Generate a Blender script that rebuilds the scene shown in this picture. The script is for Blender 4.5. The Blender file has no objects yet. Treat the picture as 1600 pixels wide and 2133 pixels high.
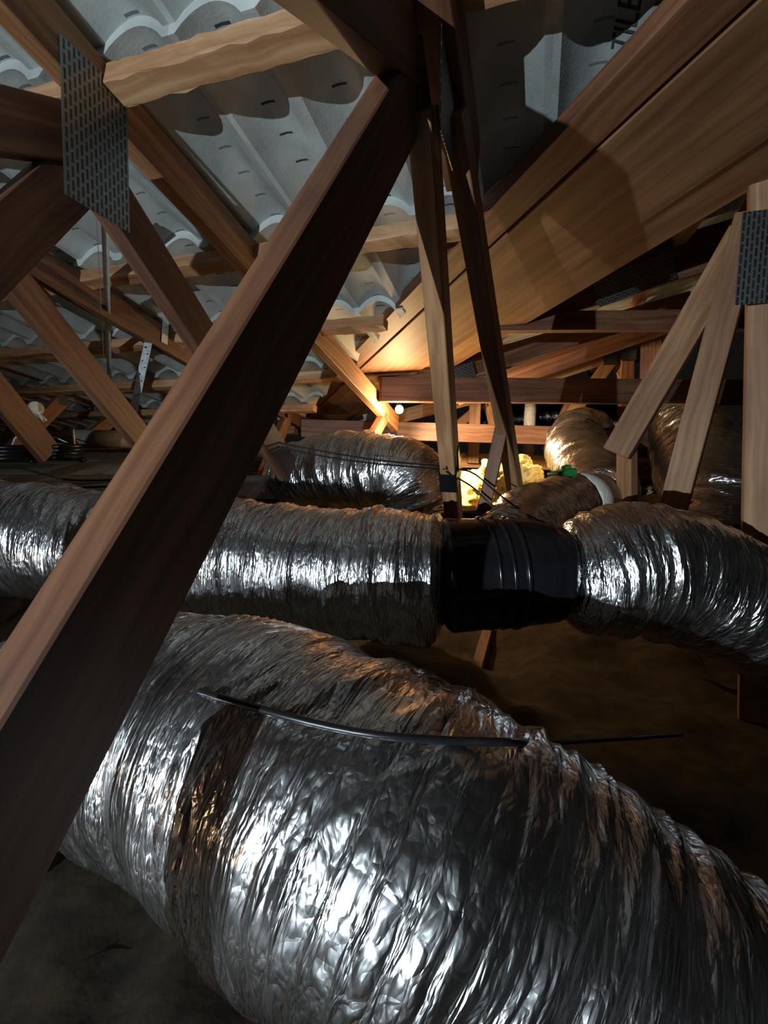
import bpy, bmesh, math, random
import numpy as np
from mathutils import Vector, Matrix
from mathutils.bvhtree import BVHTree
from math import sin, cos, tan, radians, pi

random.seed(4)
scene = bpy.context.scene
col = scene.collection

# ------------------------------------------------------------------ camera, world, lights, exposure
H = 0.75                                   # eye height above the ceiling lining
F = 1000.0                                 # focal length in pixels of the 1600 x 2133 frame
PITCH = radians(7.0)
cd = bpy.data.cameras.new('camera'); cam = bpy.data.objects.new('camera', cd); col.objects.link(cam)
cd.sensor_fit = 'VERTICAL'; cd.sensor_height = 36.0; cd.lens = 36.0 * F / 2133.0
cd.clip_start = 0.01
cam.location = (0, 0, H); cam.rotation_euler = (pi / 2 - PITCH, 0, 0)
scene.camera = cam

world = bpy.data.worlds.new('world'); scene.world = world; world.use_nodes = True
world.node_tree.nodes['Background'].inputs['Color'].default_value = (0.9, 0.8, 0.7, 1)
world.node_tree.nodes['Background'].inputs['Strength'].default_value = 0.006

def spot(name, loc, target, energy, color, size, radius, blend=0.3):
    l = bpy.data.lights.new(name, 'SPOT'); o = bpy.data.objects.new(name, l); col.objects.link(o)
    l.energy = energy; l.color = color; l.spot_size = radians(size); l.spot_blend = blend; l.shadow_soft_size = radius
    o.location = loc
    o.rotation_euler = (Vector(target) - Vector(loc)).to_track_quat('-Z', 'Y').to_euler()
    return o
def point(name, loc, energy, color, radius):
    l = bpy.data.lights.new(name, 'POINT'); o = bpy.data.objects.new(name, l); col.objects.link(o)
    l.energy = energy; l.color = color; l.shadow_soft_size = radius; o.location = loc
    return o
# cool work light standing behind the photographer's left shoulder
spot('torch_light', (-1.28, -1.40, H - 0.06), (0.02, 1.0, H - 0.02), 265, (0.78, 0.92, 1.0), 86, 0.008, 1.0)
# weak warm lamp low on the ceiling lining at the left
point('hatch_lamp', (-1.80, -0.45, 0.35), 4.0, (1.0, 0.66, 0.38), 0.05)

scene.view_settings.view_transform = 'Standard'
scene.view_settings.look = 'None'
scene.view_settings.gamma = 1.0
scene.view_settings.use_curve_mapping = False
scene.view_settings.exposure = 0.0

# ------------------------------------------------------------------ measuring helpers
CP, SP = cos(PITCH), sin(PITCH)
def ray(px, py):
    x = (px - 800) / F; y = -(py - 1066.5) / F
    return Vector((x, CP + y * SP, -SP + y * CP))
EYE = Vector((0, 0, H))
def Pd(px, py, d): return EYE + ray(px, py) * d
def project(P):
    q = Vector(P) - EYE
    fw = q.y * CP - q.z * SP; up = q.y * SP + q.z * CP
    if fw < 1e-3: return None
    return 800 + F * q.x / fw, 1066.5 - F * up / fw, fw
TH = radians(17.6)
D = Vector((sin(TH), cos(TH), 0)); E = Vector((-cos(TH), sin(TH), 0))
V1, SPC = 0.157, 0.60
def Pv(px, py, k):                          # on the plane of the k-th parallel truss
    r = ray(px, py); return EYE + r * ((V1 + SPC * k) / r.dot(E))
def Pu(px, py, u):                          # on a plane square to the trusses
    r = ray(px, py); return EYE + r * (u / r.dot(D))
def Pz(px, py, z):
    r = ray(px, py); return EYE + r * ((z - H) / r.z)

# ------------------------------------------------------------------ materials
MATS = {}
def new_mat(name):
    m = bpy.data.materials.new(name); m.use_nodes = True
    nt = m.node_tree; b = nt.nodes['Principled BSDF']
    MATS[name] = m
    return m, nt, b
def node(nt, t, **kw):
    n = nt.nodes.new(t)
    for k, v in kw.items(): setattr(n, k, v)
    return n
def ramp(nt, stops):
    r = node(nt, 'ShaderNodeValToRGB'); e = r.color_ramp.elements
    while len(e) < len(stops): e.new(0.5)
    for i, (p, c) in enumerate(stops):
        e[i].position = p; e[i].color = (*c, 1)
    return r
def wood(name, dark, mid, light, rough=0.62, bump=0.25, grain=70.0):
    m, nt, b = new_mat(name); L = nt.links
    tc = node(nt, 'ShaderNodeTexCoord'); oi = node(nt, 'ShaderNodeObjectInfo')
    off = node(nt, 'ShaderNodeVectorMath', operation='MULTIPLY_ADD')
    cx = node(nt, 'ShaderNodeCombineXYZ')
    for i in range(3): L.new(oi.outputs['Random'], cx.inputs[i])
    off.inputs[1].default_value = (37, 11, 19)
    L.new(cx.outputs[0], off.inputs[0]); L.new(tc.outputs['Object'], off.inputs[2])
    warp = node(nt, 'ShaderNodeTexNoise'); warp.inputs['Scale'].default_value = 5; L.new(off.outputs[0], warp.inputs['Vector'])
    wv = node(nt, 'ShaderNodeVectorMath', operation='MULTIPLY_ADD'); wv.inputs[1].default_value = (0.0, 0.03, 0.03)
    L.new(warp.outputs['Color'], wv.inputs[0]); L.new(off.outputs[0], wv.inputs[2])
    mp = node(nt, 'ShaderNodeMapping'); mp.inputs['Scale'].default_value = (1.6, grain, grain); L.new(wv.outputs[0], mp.inputs['Vector'])
    n1 = node(nt, 'ShaderNodeTexNoise'); n1.inputs['Scale'].default_value = 1.0; n1.inputs['Detail'].default_value = 5; L.new(mp.outputs[0], n1.inputs['Vector'])
    mp2 = node(nt, 'ShaderNodeMapping'); mp2.inputs['Scale'].default_value = (3, 9, 9); L.new(off.outputs[0], mp2.inputs['Vector'])
    n2 = node(nt, 'ShaderNodeTexNoise'); n2.inputs['Scale'].default_value = 1.0; n2.inputs['Detail'].default_value = 3; L.new(mp2.outputs[0], n2.inputs['Vector'])
    mx = node(nt, 'ShaderNodeMath', operation='MULTIPLY_ADD'); mx.inputs[1].default_value = 0.55
    L.new(n1.outputs['Fac'], mx.inputs[0])
    m3 = node(nt, 'ShaderNodeMath', operation='MULTIPLY'); m3.inputs[1].default_value = 0.45; L.new(n2.outputs['Fac'], m3.inputs[0]); L.new(m3.outputs[0], mx.inputs[2])
    r = ramp(nt, [(0.36, dark), (0.5, mid), (0.62, light)]); L.new(mx.outputs[0], r.inputs['Fac'])
    hv = node(nt, 'ShaderNodeHueSaturation'); L.new(r.outputs['Color'], hv.inputs['Color'])
    ml = node(nt, 'ShaderNodeMath', operation='MULTIPLY_ADD'); ml.inputs[1].default_value = 0.35; ml.inputs[2].default_value = 0.68
    L.new(oi.outputs['Random'], ml.inputs[0]); L.new(ml.outputs[0], hv.inputs['Value'])
    L.new(hv.outputs['Color'], b.inputs['Base Color']); b.inputs['Roughness'].default_value = rough
    bp = node(nt, 'ShaderNodeBump'); bp.inputs['Strength'].default_value = bump; bp.inputs['Distance'].default_value = 0.002
    L.new(n1.outputs['Fac'], bp.inputs['Height']); L.new(bp.outputs[0], b.inputs['Normal'])
    return m
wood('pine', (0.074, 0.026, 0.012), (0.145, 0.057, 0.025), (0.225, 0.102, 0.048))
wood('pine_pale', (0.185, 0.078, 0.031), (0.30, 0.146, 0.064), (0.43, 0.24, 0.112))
wood('plank', (0.11, 0.050, 0.020), (0.19, 0.092, 0.038), (0.27, 0.14, 0.062), grain=36)
wood('batten_wood', (0.26, 0.11, 0.05), (0.42, 0.215, 0.10), (0.58, 0.34, 0.18), bump=0.9, grain=45)

def plain(name, color, rough=0.5, metal=0.0, noise=None, bump=0.0, scale=60, spec=None):
    m, nt, b = new_mat(name); L = nt.links
    b.inputs['Roughness'].default_value = rough; b.inputs['Metallic'].default_value = metal
    if spec is not None: b.inputs['Specular IOR Level'].default_value = spec
    tc = node(nt, 'ShaderNodeTexCoord')
    n = node(nt, 'ShaderNodeTexNoise'); n.inputs['Scale'].default_value = scale; n.inputs['Detail'].default_value = 5
    L.new(tc.outputs['Object'], n.inputs['Vector'])
    c2 = noise or tuple(c * 0.75 for c in color)
    r = ramp(nt, [(0.35, c2), (0.65, color)]); L.new(n.outputs['Fac'], r.inputs['Fac']); L.new(r.outputs['Color'], b.inputs['Base Color'])
    if bump:
        bp = node(nt, 'ShaderNodeBump'); bp.inputs['Strength'].default_value = bump; bp.inputs['Distance'].default_value = 0.003
        L.new(n.outputs['Fac'], bp.inputs['Height']); L.new(bp.outputs[0], b.inputs['Normal'])
    return m
plain('black_rubber', (0.012, 0.012, 0.013), 0.35)
plain('black_tape', (0.010, 0.010, 0.012), 0.2, bump=0.15, scale=35)
plain('galvanised', (0.62, 0.66, 0.68), 0.45, 0.75, noise=(0.42, 0.46, 0.48), scale=90)
plain('white_plastic', (0.80, 0.81, 0.80), 0.4)
plain('green_plastic', (0.03, 0.26, 0.07), 0.35)
plain('dark_green_plastic', (0.012, 0.04, 0.02), 0.4)
plain('grey_board', (0.20, 0.19, 0.165), 0.8, noise=(0.15, 0.14, 0.12), bump=0.2, scale=14)
plain('grey_tube', (0.17, 0.155, 0.125), 0.75, noise=(0.13, 0.12, 0.10))
plain('glasswool', (0.86, 0.70, 0.27), 0.95, noise=(0.70, 0.48, 0.14), bump=1.0, scale=45)
plain('shaded_wool', (0.046, 0.030, 0.011), 0.95, noise=(0.016, 0.010, 0.004), bump=1.0, scale=22)  # floor wool, its colour darkened to carry the shade between the ducts
plain('plasterboard', (0.20, 0.17, 0.14), 0.9)
plain('collar_grey', (0.62, 0.58, 0.52), 0.55)
plain('ink', (0.05, 0.022, 0.012), 0.8)
plain('groove', (0.03, 0.034, 0.034), 0.9)
m, nt, b = new_mat('clear_plastic')
b.inputs['Base Color'].default_value = (0.8, 0.82, 0.84, 1); b.inputs['Roughness'].default_value = 0.15
b.inputs['Transmission Weight'].default_value = 0.55; b.inputs['IOR'].default_value = 1.2
m, nt, b = new_mat('bulb_glass')
b.inputs['Base Color'].default_value = (1, 0.9, 0.7, 1)
b.inputs['Emission Color'].default_value = (1.0, 0.80, 0.50, 1); b.inputs['Emission Strength'].default_value = 60

# nail plate: galvanised sheet with rows of punched slots
m, nt, b = new_mat('nail_plate_metal'); L = nt.links
b.inputs['Metallic'].default_value = 1.0; b.inputs['Roughness'].default_value = 0.38
tc = node(nt, 'ShaderNodeTexCoord')
mp = node(nt, 'ShaderNodeMapping'); mp.inputs['Scale'].default_value = (1, 1, 1); L.new(tc.outputs['Object'], mp.inputs['Vector'])
br = node(nt, 'ShaderNodeTexBrick'); br.offset = 0.5
br.inputs['Scale'].default_value = 1.0; br.inputs['Brick Width'].default_value = 0.022; br.inputs['Row Height'].default_value = 0.009
br.inputs['Mortar Size'].default_value = 0.0028; br.inputs['Mortar Smooth'].default_value = 0.2
br.inputs['Color1'].default_value = (0.06, 0.06, 0.06, 1); br.inputs['Color2'].default_value = (0.10, 0.10, 0.10, 1); br.inputs['Mortar'].default_value = (0.26, 0.28, 0.29, 1)
L.new(mp.outputs[0], br.inputs['Vector']); L.new(br.outputs['Color'], b.inputs['Base Color'])
bp = node(nt, 'ShaderNodeBump'); bp.inputs['Strength'].default_value = 0.8; bp.inputs['Distance'].default_value = 0.002
L.new(br.outputs['Fac'], bp.inputs['Height']); L.new(bp.outputs[0], b.inputs['Normal'])

# concrete roof tile, with the short slots pressed into the hollow of each roll
m, nt, b = new_mat('concrete_tile'); L = nt.links
tc = node(nt, 'ShaderNodeTexCoord'); oi = node(nt, 'ShaderNodeObjectInfo')
n1 = node(nt, 'ShaderNodeTexNoise'); n1.inputs['Scale'].default_value = 9; n1.inputs['Detail'].default_value = 6
n2 = node(nt, 'ShaderNodeTexNoise'); n2.inputs['Scale'].default_value = 160; n2.inputs['Detail'].default_value = 3
L.new(tc.outputs['Object'], n1.inputs['Vector']); L.new(tc.outputs['Object'], n2.inputs['Vector'])
r = ramp(nt, [(0.3, (0.26, 0.28, 0.27)), (0.7, (0.46, 0.49, 0.475))]); L.new(n1.outputs['Fac'], r.inputs['Fac'])
hv = node(nt, 'ShaderNodeHueSaturation'); L.new(r.outputs['Color'], hv.inputs['Color'])
ml = node(nt, 'ShaderNodeMath', operation='MULTIPLY_ADD'); ml.inputs[1].default_value = 0.3; ml.inputs[2].default_value = 0.85
L.new(oi.outputs['Random'], ml.inputs[0]); L.new(ml.outputs[0], hv.inputs['Value'])
sx = node(nt, 'ShaderNodeSeparateXYZ'); L.new(tc.outputs['Object'], sx.inputs[0])
def mth(op, a, bb):
    n = node(nt, 'ShaderNodeMath', operation=op)
    for i, q in enumerate((a, bb)):
        if q is None: continue
        if isinstance(q, (int, float)): n.inputs[i].default_value = q
        else: L.new(q, n.inputs[i])
    return n.outputs[0]
yy = mth('ABSOLUTE', mth('SUBTRACT', mth('FLOORED_MODULO', sx.outputs['Y'], 0.072), 0.036), None)
xx = mth('ABSOLUTE', mth('SUBTRACT', mth('FLOORED_MODULO', sx.outputs['X'], 0.15), 0.075), None)
slot = mth('MULTIPLY', mth('MULTIPLY', mth('LESS_THAN', yy, 0.0028), mth('LESS_THAN', xx, 0.015)), mth('MULTIPLY_ADD', oi.outputs['Random'], 0.75))
mx = node(nt, 'ShaderNodeMix', data_type='RGBA'); L.new(slot, mx.inputs['Factor']); L.new(hv.outputs['Color'], mx.inputs['A']); mx.inputs['B'].default_value = (0.035, 0.04, 0.04, 1)
L.new(mx.outputs['Result'], b.inputs['Base Color']); b.inputs['Roughness'].default_value = 0.75
bp = node(nt, 'ShaderNodeBump'); bp.inputs['Strength'].default_value = 0.25; bp.inputs['Distance'].default_value = 0.002
L.new(n2.outputs['Fac'], bp.inputs['Height']); L.new(bp.outputs[0], b.inputs['Normal'])

# crinkled aluminium foil; UV = metres along and around the duct
def foil(name, base, rough, strength=0.55, dark=None):
    m, nt, b = new_mat(name); L = nt.links
    b.inputs['Metallic'].default_value = 1.0
    uv = node(nt, 'ShaderNodeUVMap')
    wp = node(nt, 'ShaderNodeTexNoise'); wp.inputs['Scale'].default_value = 16; wp.inputs['Detail'].default_value = 2; L.new(uv.outputs[0], wp.inputs['Vector'])
    wa = node(nt, 'ShaderNodeVectorMath', operation='MULTIPLY_ADD'); wa.inputs[1].default_value = (0.007, 0.04, 0); L.new(wp.outputs['Color'], wa.inputs[0]); L.new(uv.outputs[0], wa.inputs[2])
    def layer(kind, sc, rot, wgt, prev):
        mp = node(nt, 'ShaderNodeMapping'); mp.inputs['Scale'].default_value = (*sc, 1); mp.inputs['Rotation'].default_value = (0, 0, rot); L.new(wa.outputs[0], mp.inputs['Vector'])
        if kind == 'v':
            n = node(nt, 'ShaderNodeTexVoronoi', feature='DISTANCE_TO_EDGE'); n.inputs['Scale'].default_value = 1; L.new(mp.outputs[0], n.inputs['Vector'])
            q = node(nt, 'ShaderNodeMath', operation='MINIMUM'); q.inputs[1].default_value = 0.3; L.new(n.outputs['Distance'], q.inputs[0]); out = q.outputs[0]
        else:
            n = node(nt, 'ShaderNodeTexNoise'); n.inputs['Scale'].default_value = 1; n.inputs['Detail'].default_value = 1.5; L.new(mp.outputs[0], n.inputs['Vector'])
            q = node(nt, 'ShaderNodeMath', operation='SUBTRACT'); q.inputs[1].default_value = 0.5; L.new(n.outputs['Fac'], q.inputs[0])
            a_ = node(nt, 'ShaderNodeMath', operation='ABSOLUTE'); L.new(q.outputs[0], a_.inputs[0]); out = a_.outputs[0]
        ad = node(nt, 'ShaderNodeMath', operation='MULTIPLY_ADD'); ad.inputs[1].default_value = wgt; L.new(out, ad.inputs[0])
        if prev is not None: L.new(prev, ad.inputs[2])
        else: ad.inputs[2].default_value = 0
        return ad.outputs[0]
    hgt = layer('n', (66, 3), 0.04, 1.8, None)
    hgt = layer('v', (82, 10), -0.07, 0.75, hgt)
    hgt = layer('v', (165, 30), 0.1, 0.48, hgt)
    hgt = layer('n', (210, 50), 0.0, 0.55, hgt)
    class ad: outputs = [hgt]
    bp = node(nt, 'ShaderNodeBump'); bp.inputs['Strength'].default_value = strength; bp.inputs['Distance'].default_value = 0.008
    L.new(ad.outputs[0], bp.inputs['Height']); L.new(bp.outputs[0], b.inputs['Normal'])
    n3 = node(nt, 'ShaderNodeTexNoise'); n3.inputs['Scale'].default_value = 14; n3.inputs['Detail'].default_value = 4; L.new(uv.outputs[0], n3.inputs['Vector'])
    r = ramp(nt, [(0.35, dark or tuple(c * 0.8 for c in base)), (0.65, base)]); L.new(n3.outputs['Fac'], r.inputs['Fac']); L.new(r.outputs['Color'], b.inputs['Base Color'])
    mr = node(nt, 'ShaderNodeMapRange'); mr.inputs['To Min'].default_value = rough * 0.75; mr.inputs['To Max'].default_value = rough * 1.35
    L.new(n3.outputs['Fac'], mr.inputs['Value']); L.new(mr.outputs[0], b.inputs['Roughness'])
    return m
foil('foil', (0.82, 0.82, 0.83), 0.24, 0.62)
foil('black_foil', (0.045, 0.045, 0.05), 0.22)

# ------------------------------------------------------------------ object helpers
def tag(o, label=None, cat=None, group=None, kind=None):
    if label: o['label'] = label
    if cat: o['category'] = cat
    if group: o['group'] = group
    if kind: o['kind'] = kind
    return o
def thing(name, loc, label=None, cat=None, group=None, kind=None):
    o = bpy.data.objects.new(name, None); col.objects.link(o); o.location = loc; o.empty_display_size = 0.05
    return tag(o, label, cat, group, kind)
def world_loc(o):
    p = Vector(o.location)
    return p
def attach(o, parent):
    if parent is not None:
        o.parent = parent
        o.matrix_parent_inverse = parent_matrix(parent).inverted()
PM = {}
def parent_matrix(o): return PM.get(o.name, Matrix.Translation(o.location))
def link_mesh(name, me, mat, parent=None, matrix=None, smooth=False):
    o = bpy.data.objects.new(name, me); col.objects.link(o)
    if mat is not None and len(me.materials) == 0: me.materials.append(MATS[mat])
    if matrix is not None: o.matrix_world = matrix; o.matrix_basis = matrix
    PM[o.name] = matrix.copy() if matrix is not None else Matrix.Identity(4)
    attach(o, parent)
    if smooth: me.polygons.foreach_set('use_smooth', [True] * len(me.polygons))
    return o
def pydata(name, v, f):
    me = bpy.data.meshes.new(name); me.from_pydata([tuple(p) for p in v], [], f); me.update(); return me

def frame(A, B, n):
    x = (B - A).normalized(); z = (n - x * n.dot(x)).normalized(); y = z.cross(x)
    M = Matrix((x, y, z)).transposed().to_4x4(); M.translation = (A + B) / 2
    return M, (B - A).length
def box_mesh(name, l, w, t, ch=0.002, waney=0.0, seed=0):
    """a sawn length of timber along X: chamfered section, slightly uneven along its length"""
    rnd = random.Random(seed)
    ch = min(ch, w * .25, t * .25)
    sec = [(-w/2+ch, -t/2), (w/2-ch, -t/2), (w/2, -t/2+ch), (w/2, t/2-ch), (w/2-ch, t/2), (-w/2+ch, t/2), (-w/2, t/2-ch), (-w/2, -t/2+ch)]
    ns = 1 if waney == 0 else max(2, int(l / 0.03))
    v, f = [], []
    for i in range(ns + 1):
        x = -l/2 + l * i / ns
        for (a, b_) in sec:
            v.append((x, a + waney * rnd.uniform(-1, 1), b_ + waney * rnd.uniform(-1, 1)))
    for i in range(ns):
        for j in range(8):
            a = i * 8 + j; b_ = i * 8 + (j + 1) % 8
            f.append((a, b_, b_ + 8, a + 8))
    f.append(tuple(reversed(range(8)))); f.append(tuple(range(ns * 8, ns * 8 + 8)))
    me = pydata(name, v, f)
    bm = bmesh.new(); bm.from_mesh(me); bmesh.ops.recalc_face_normals(bm, faces=bm.faces); bm.to_mesh(me); bm.free()
    return me
SEED = [0]
def beam(name, parent, A, B, w=0.09, t=0.035, n=None, mat='pine', e0=0.0, e1=0.0, waney=0.0, label=None, ch=0.002):
    SEED[0] += 1
    d = B - A
    A2 = A - d * e0; B2 = B + d * e1
    M, l = frame(A2, B2, n if n is not None else E)
    me = box_mesh(name, l, w, t, ch, waney, SEED[0])
    o = link_mesh(name, me, mat, parent, M)
    if label: o['label'] = label
    return o
def plate(parent, C, xdir, n, lx, ly, label=None, name='nail_plate'):
    """punched plate: xdir in the plane, n outward normal"""
    x = xdir.normalized(); z = (n - x * n.dot(x)).normalized(); y = z.cross(x)
    M = Matrix((x, y, z)).transposed().to_4x4(); M.translation = C
    me = box_mesh('nail_plate', lx, ly, 0.0016, 0.0004)
    o = link_mesh(name, me, 'nail_plate_metal', parent, M)
    if label: o['label'] = label
    return o
def catmull(P, n):
    P = [Vector(p) for p in P]
    P = [P[0] * 2 - P[1]] + P + [P[-1] * 2 - P[-2]]
    out = []
    for i in range(1, len(P) - 2):
        for j in range(n):
            t = j / n; a, b_, c, d = P[i-1], P[i], P[i+1], P[i+2]
            out.append(0.5 * ((2*b_) + (c-a)*t + (2*a-5*b_+4*c-d)*t*t + (3*b_-a-3*c+d)*t**3))
    out.append(P[-2]); return out
def resample(P, step):
    P = [Vector(p) for p in P]; L_ = [0]
    for i in range(1, len(P)): L_.append(L_[-1] + (P[i] - P[i-1]).length)
    n = max(2, int(L_[-1] / step)); out, fr = [], []; k = 0
    for i in range(n + 1):
        s = L_[-1] * i / n
        while k < len(L_) - 2 and L_[k+1] < s: k += 1
        t = (s - L_[k]) / max(1e-9, L_[k+1] - L_[k])
        out.append(P[k].lerp(P[k+1], t)); fr.append((k + t) / (len(P) - 1))
    return out, fr, L_[-1]
def frames_along(P):
    T = [(P[min(i+1, len(P)-1)] - P[max(i-1, 0)]).normalized() for i in range(len(P))]
    up = Vector((0, 0, 1))
    N = []
    n0 = (up - T[0] * up.dot(T[0]))
    if n0.length < 1e-3: n0 = Vector((1, 0, 0)) - T[0] * T[0].x
    n = n0.normalized()
    for t in T:
        n = (n - t * n.dot(t)).normalized(); N.append(n.copy())
    return T, N
def tube_mesh(name, P, r, seg=10, cap=True):
    T, N = frames_along(P); v, f = [], []
    for p, t, n in zip(P, T, N):
        b_ = t.cross(n)
        for j in range(seg):
            a = 2*pi*j/seg; v.append(p + (n*cos(a) + b_*sin(a)) * r)
    for i in range(len(P)-1):
        for j in range(seg):
            a = i*seg+j; c = i*seg+(j+1) % seg; f.append((a, c, c+seg, a+seg))
    if cap: f.append(tuple(reversed(range(seg)))); f.append(tuple(range((len(P)-1)*seg, len(P)*seg)))
    return pydata(name, v, f)
def cable(name, P, r, mat, label, cat, group=None, parent=None, n=8):
    pts, _, _ = resample(catmull(P, n), 0.02)
    me = tube_mesh(name, pts, r)
    o = link_mesh(name, me, mat, parent, None, True)
    if parent is None: tag(o, label, cat, group)
    elif label: o['label'] = label
    return o

# value noise, periodic in the second axis
def vnoise(x, y, py, seed):
    rng = np.random.default_rng(seed); tab = rng.random((257, py + 1)); tab[:, py] = tab[:, 0]
    xi = np.floor(x).astype(int); yi = np.floor(y).astype(int)
    fx = x - xi; fy = y - yi; fx = fx*fx*(3-2*fx); fy = fy*fy*(3-2*fy)
    xa = xi % 256; ya = yi % py; yb = (ya + 1) % py
    a = tab[xa, ya]*(1-fx) + tab[(xa+1) % 257, ya]*fx
    b_ = tab[xa, yb]*(1-fx) + tab[(xa+1) % 257, yb]*fx
    return a*(1-fy) + b_*fy
def duct_mesh(name, path, radii, step=0.006, nphi=120, seed=1, amp=1.0, skew=0.35, squash=1.0, rings=0.0, freq=1.0, closed_ends=True):
    P, fr, total = resample(catmull(path, 12), step)
    T, N = frames_along(P); n = len(P)
    rr = np.interp(fr, np.linspace(0, 1, len(radii)), radii)
    S = np.linspace(0, total, n)[:, None] * np.ones((1, nphi)); ph = (np.arange(nphi) / nphi)[None, :] * np.ones((n, 1))
    R = rr[:, None] * np.ones((1, nphi))
    warp = vnoise(S*9, ph*5, 5, seed+9) - 0.5
    a = S + skew * 0.10 * np.sin(2*pi*ph + 0.7) + 0.05 * warp
    def ridge(z): return 1 - np.abs(2*z - 1)
    fold = 0.0070*ridge(vnoise(a*15*freq, ph*3, 3, seed)) + 0.0080*ridge(vnoise(a*32*freq + 5, ph*4+.3, 4, seed+1))**2 + 0.0048*ridge(vnoise(a*70*freq, ph*5, 5, seed+2))**2
    fold += 0.0016*ridge(vnoise(a*150 + 3, ph*14, 14, seed+4))
    lump = 0.012*(vnoise(S*7, ph*4, 4, seed+5) - 0.5)
    R = R + amp*(fold - 0.008) + amp*lump
    if rings: R = R + rings*(np.abs(np.sin(S*pi/0.018))**0.5)
    if closed_ends:
        k = np.minimum(np.arange(n), np.arange(n)[::-1]); tt = np.clip(k*step/0.03, 0, 1); R = R * np.sqrt(1-(1-tt)**2*0.75)[:, None]
    Pn = np.array([tuple(p) for p in P]); Nn = np.array([tuple(q) for q in N]); Tn = np.array([tuple(q) for q in T]); Bn = np.cross(Tn, Nn)
    ca, sa = np.cos(2*pi*ph), np.sin(2*pi*ph)
    V = Pn[:, None, :] + (Nn[:, None, :]*ca[..., None]*squash + Bn[:, None, :]*sa[..., None]) * R[..., None]
    V = V.reshape(-1, 3)
    i, j = np.meshgrid(np.arange(n-1), np.arange(nphi), indexing='ij'); j2 = (j+1) % nphi
    Fq = np.stack([i*nphi+j, i*nphi+j2, (i+1)*nphi+j2, (i+1)*nphi+j], -1).reshape(-1, 4)
    me = bpy.data.meshes.new(name)
    nv, nf = len(V), len(Fq)
    me.vertices.add(nv); me.vertices.foreach_set('co', V.ravel())
    me.loops.add(nf*4); me.loops.foreach_set('vertex_index', Fq.ravel().astype(np.int32))
    me.polygons.add(nf); me.polygons.foreach_set('loop_start', (np.arange(nf)*4).astype(np.int32))
    me.update(calc_edges=True); me.validate()
    uvl = me.uv_layers.new(name='UVMap')
    u = (S/1.0).reshape(-1); r0 = float(np.mean(rr))
    ui = np.stack([i, i, i+1, i+1], -1).reshape(-1); vj = np.stack([j, j+1, j+1, j], -1).reshape(-1)
    UV = np.stack([np.linspace(0, total, n)[ui], vj/nphi*2*pi*r0], -1)
    uvl.data.foreach_set('uv', UV.astype(np.float32).ravel())
    me.polygons.foreach_set('use_smooth', [True]*nf)
    if closed_ends:
        bm = bmesh.new(); bm.from_mesh(me); bm.verts.ensure_lookup_table()
        bm.faces.new([bm.verts[q] for q in reversed(range(nphi))]); bm.faces.new([bm.verts[q] for q in range((n-1)*nphi, n*nphi)])
        bm.to_mesh(me); bm.free()
    return me
def duct(name, path, radii, mat, label, cat='duct', group=None, parent=None, **kw):
    me = duct_mesh(name, path, radii, **kw)
    o = link_mesh(name, me, mat, parent)
    if parent is None: tag(o, label, cat, group)
    return o
def lettering(text, parent, C, xdir, n, size, mat='ink', name='lettering', depth=0.0004):
    cu = bpy.data.curves.new(name, 'FONT'); cu.body = text; cu.size = size; cu.align_x = 'CENTER'; cu.align_y = 'CENTER'; cu.extrude = depth
    tmp = bpy.data.objects.new('tmp_text', cu); col.objects.link(tmp)
    dg = bpy.context.evaluated_depsgraph_get(); me = bpy.data.meshes.new_from_object(tmp.evaluated_get(dg))
    bpy.data.objects.remove(tmp); me.materials.clear()
    x = xdir.normalized(); z = (n - x*n.dot(x)).normalized(); y = z.cross(x)
    M = Matrix((x, y, z)).transposed().to_4x4(); M.translation = C
    o = link_mesh(name, me, mat, parent, M); return o

# ------------------------------------------------------------------ the setting: ceiling lining, loose wool, the two tiled slopes
me = box_mesh('floor', 9.0, 9.0, 0.02)
fl = link_mesh('floor', me, 'plasterboard', None, Matrix.Translation((0, 3.4, -0.012))); tag(fl, 'ceiling lining forming the floor of the roof space', 'floor', kind='structure')
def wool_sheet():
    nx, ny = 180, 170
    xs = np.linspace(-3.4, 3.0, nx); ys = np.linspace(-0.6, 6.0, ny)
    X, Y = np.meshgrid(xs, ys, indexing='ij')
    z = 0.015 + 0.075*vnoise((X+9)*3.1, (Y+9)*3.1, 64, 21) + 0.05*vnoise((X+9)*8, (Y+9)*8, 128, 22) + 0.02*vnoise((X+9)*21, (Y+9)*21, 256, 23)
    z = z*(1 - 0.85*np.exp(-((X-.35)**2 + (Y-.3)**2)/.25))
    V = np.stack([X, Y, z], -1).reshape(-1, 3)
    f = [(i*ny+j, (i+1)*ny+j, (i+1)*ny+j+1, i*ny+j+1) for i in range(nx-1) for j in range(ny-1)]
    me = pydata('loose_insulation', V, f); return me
o = link_mesh('loose_insulation', wool_sheet(), 'shaded_wool', None, None, True)
tag(o, 'loose insulation wool, coloured dark to stand for shade, covering the ceiling between the ducts', 'insulation', kind='stuff')

PT = 0.25; PA = math.atan(PT)
HT = H + 0.85                                # height of the batten tops of slope A over the eye's plan position
GA = 0.39 / cos(PA)
va = radians(-21.5)
VD = Vector((sin(va), cos(va), -0.13)); VC = Vector((cos(va), -sin(va), 0))
r_ = ray(1010, 435); V0 = EYE + r_ * (0.84 / (r_.z + PT * r_.dot(D)))

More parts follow.
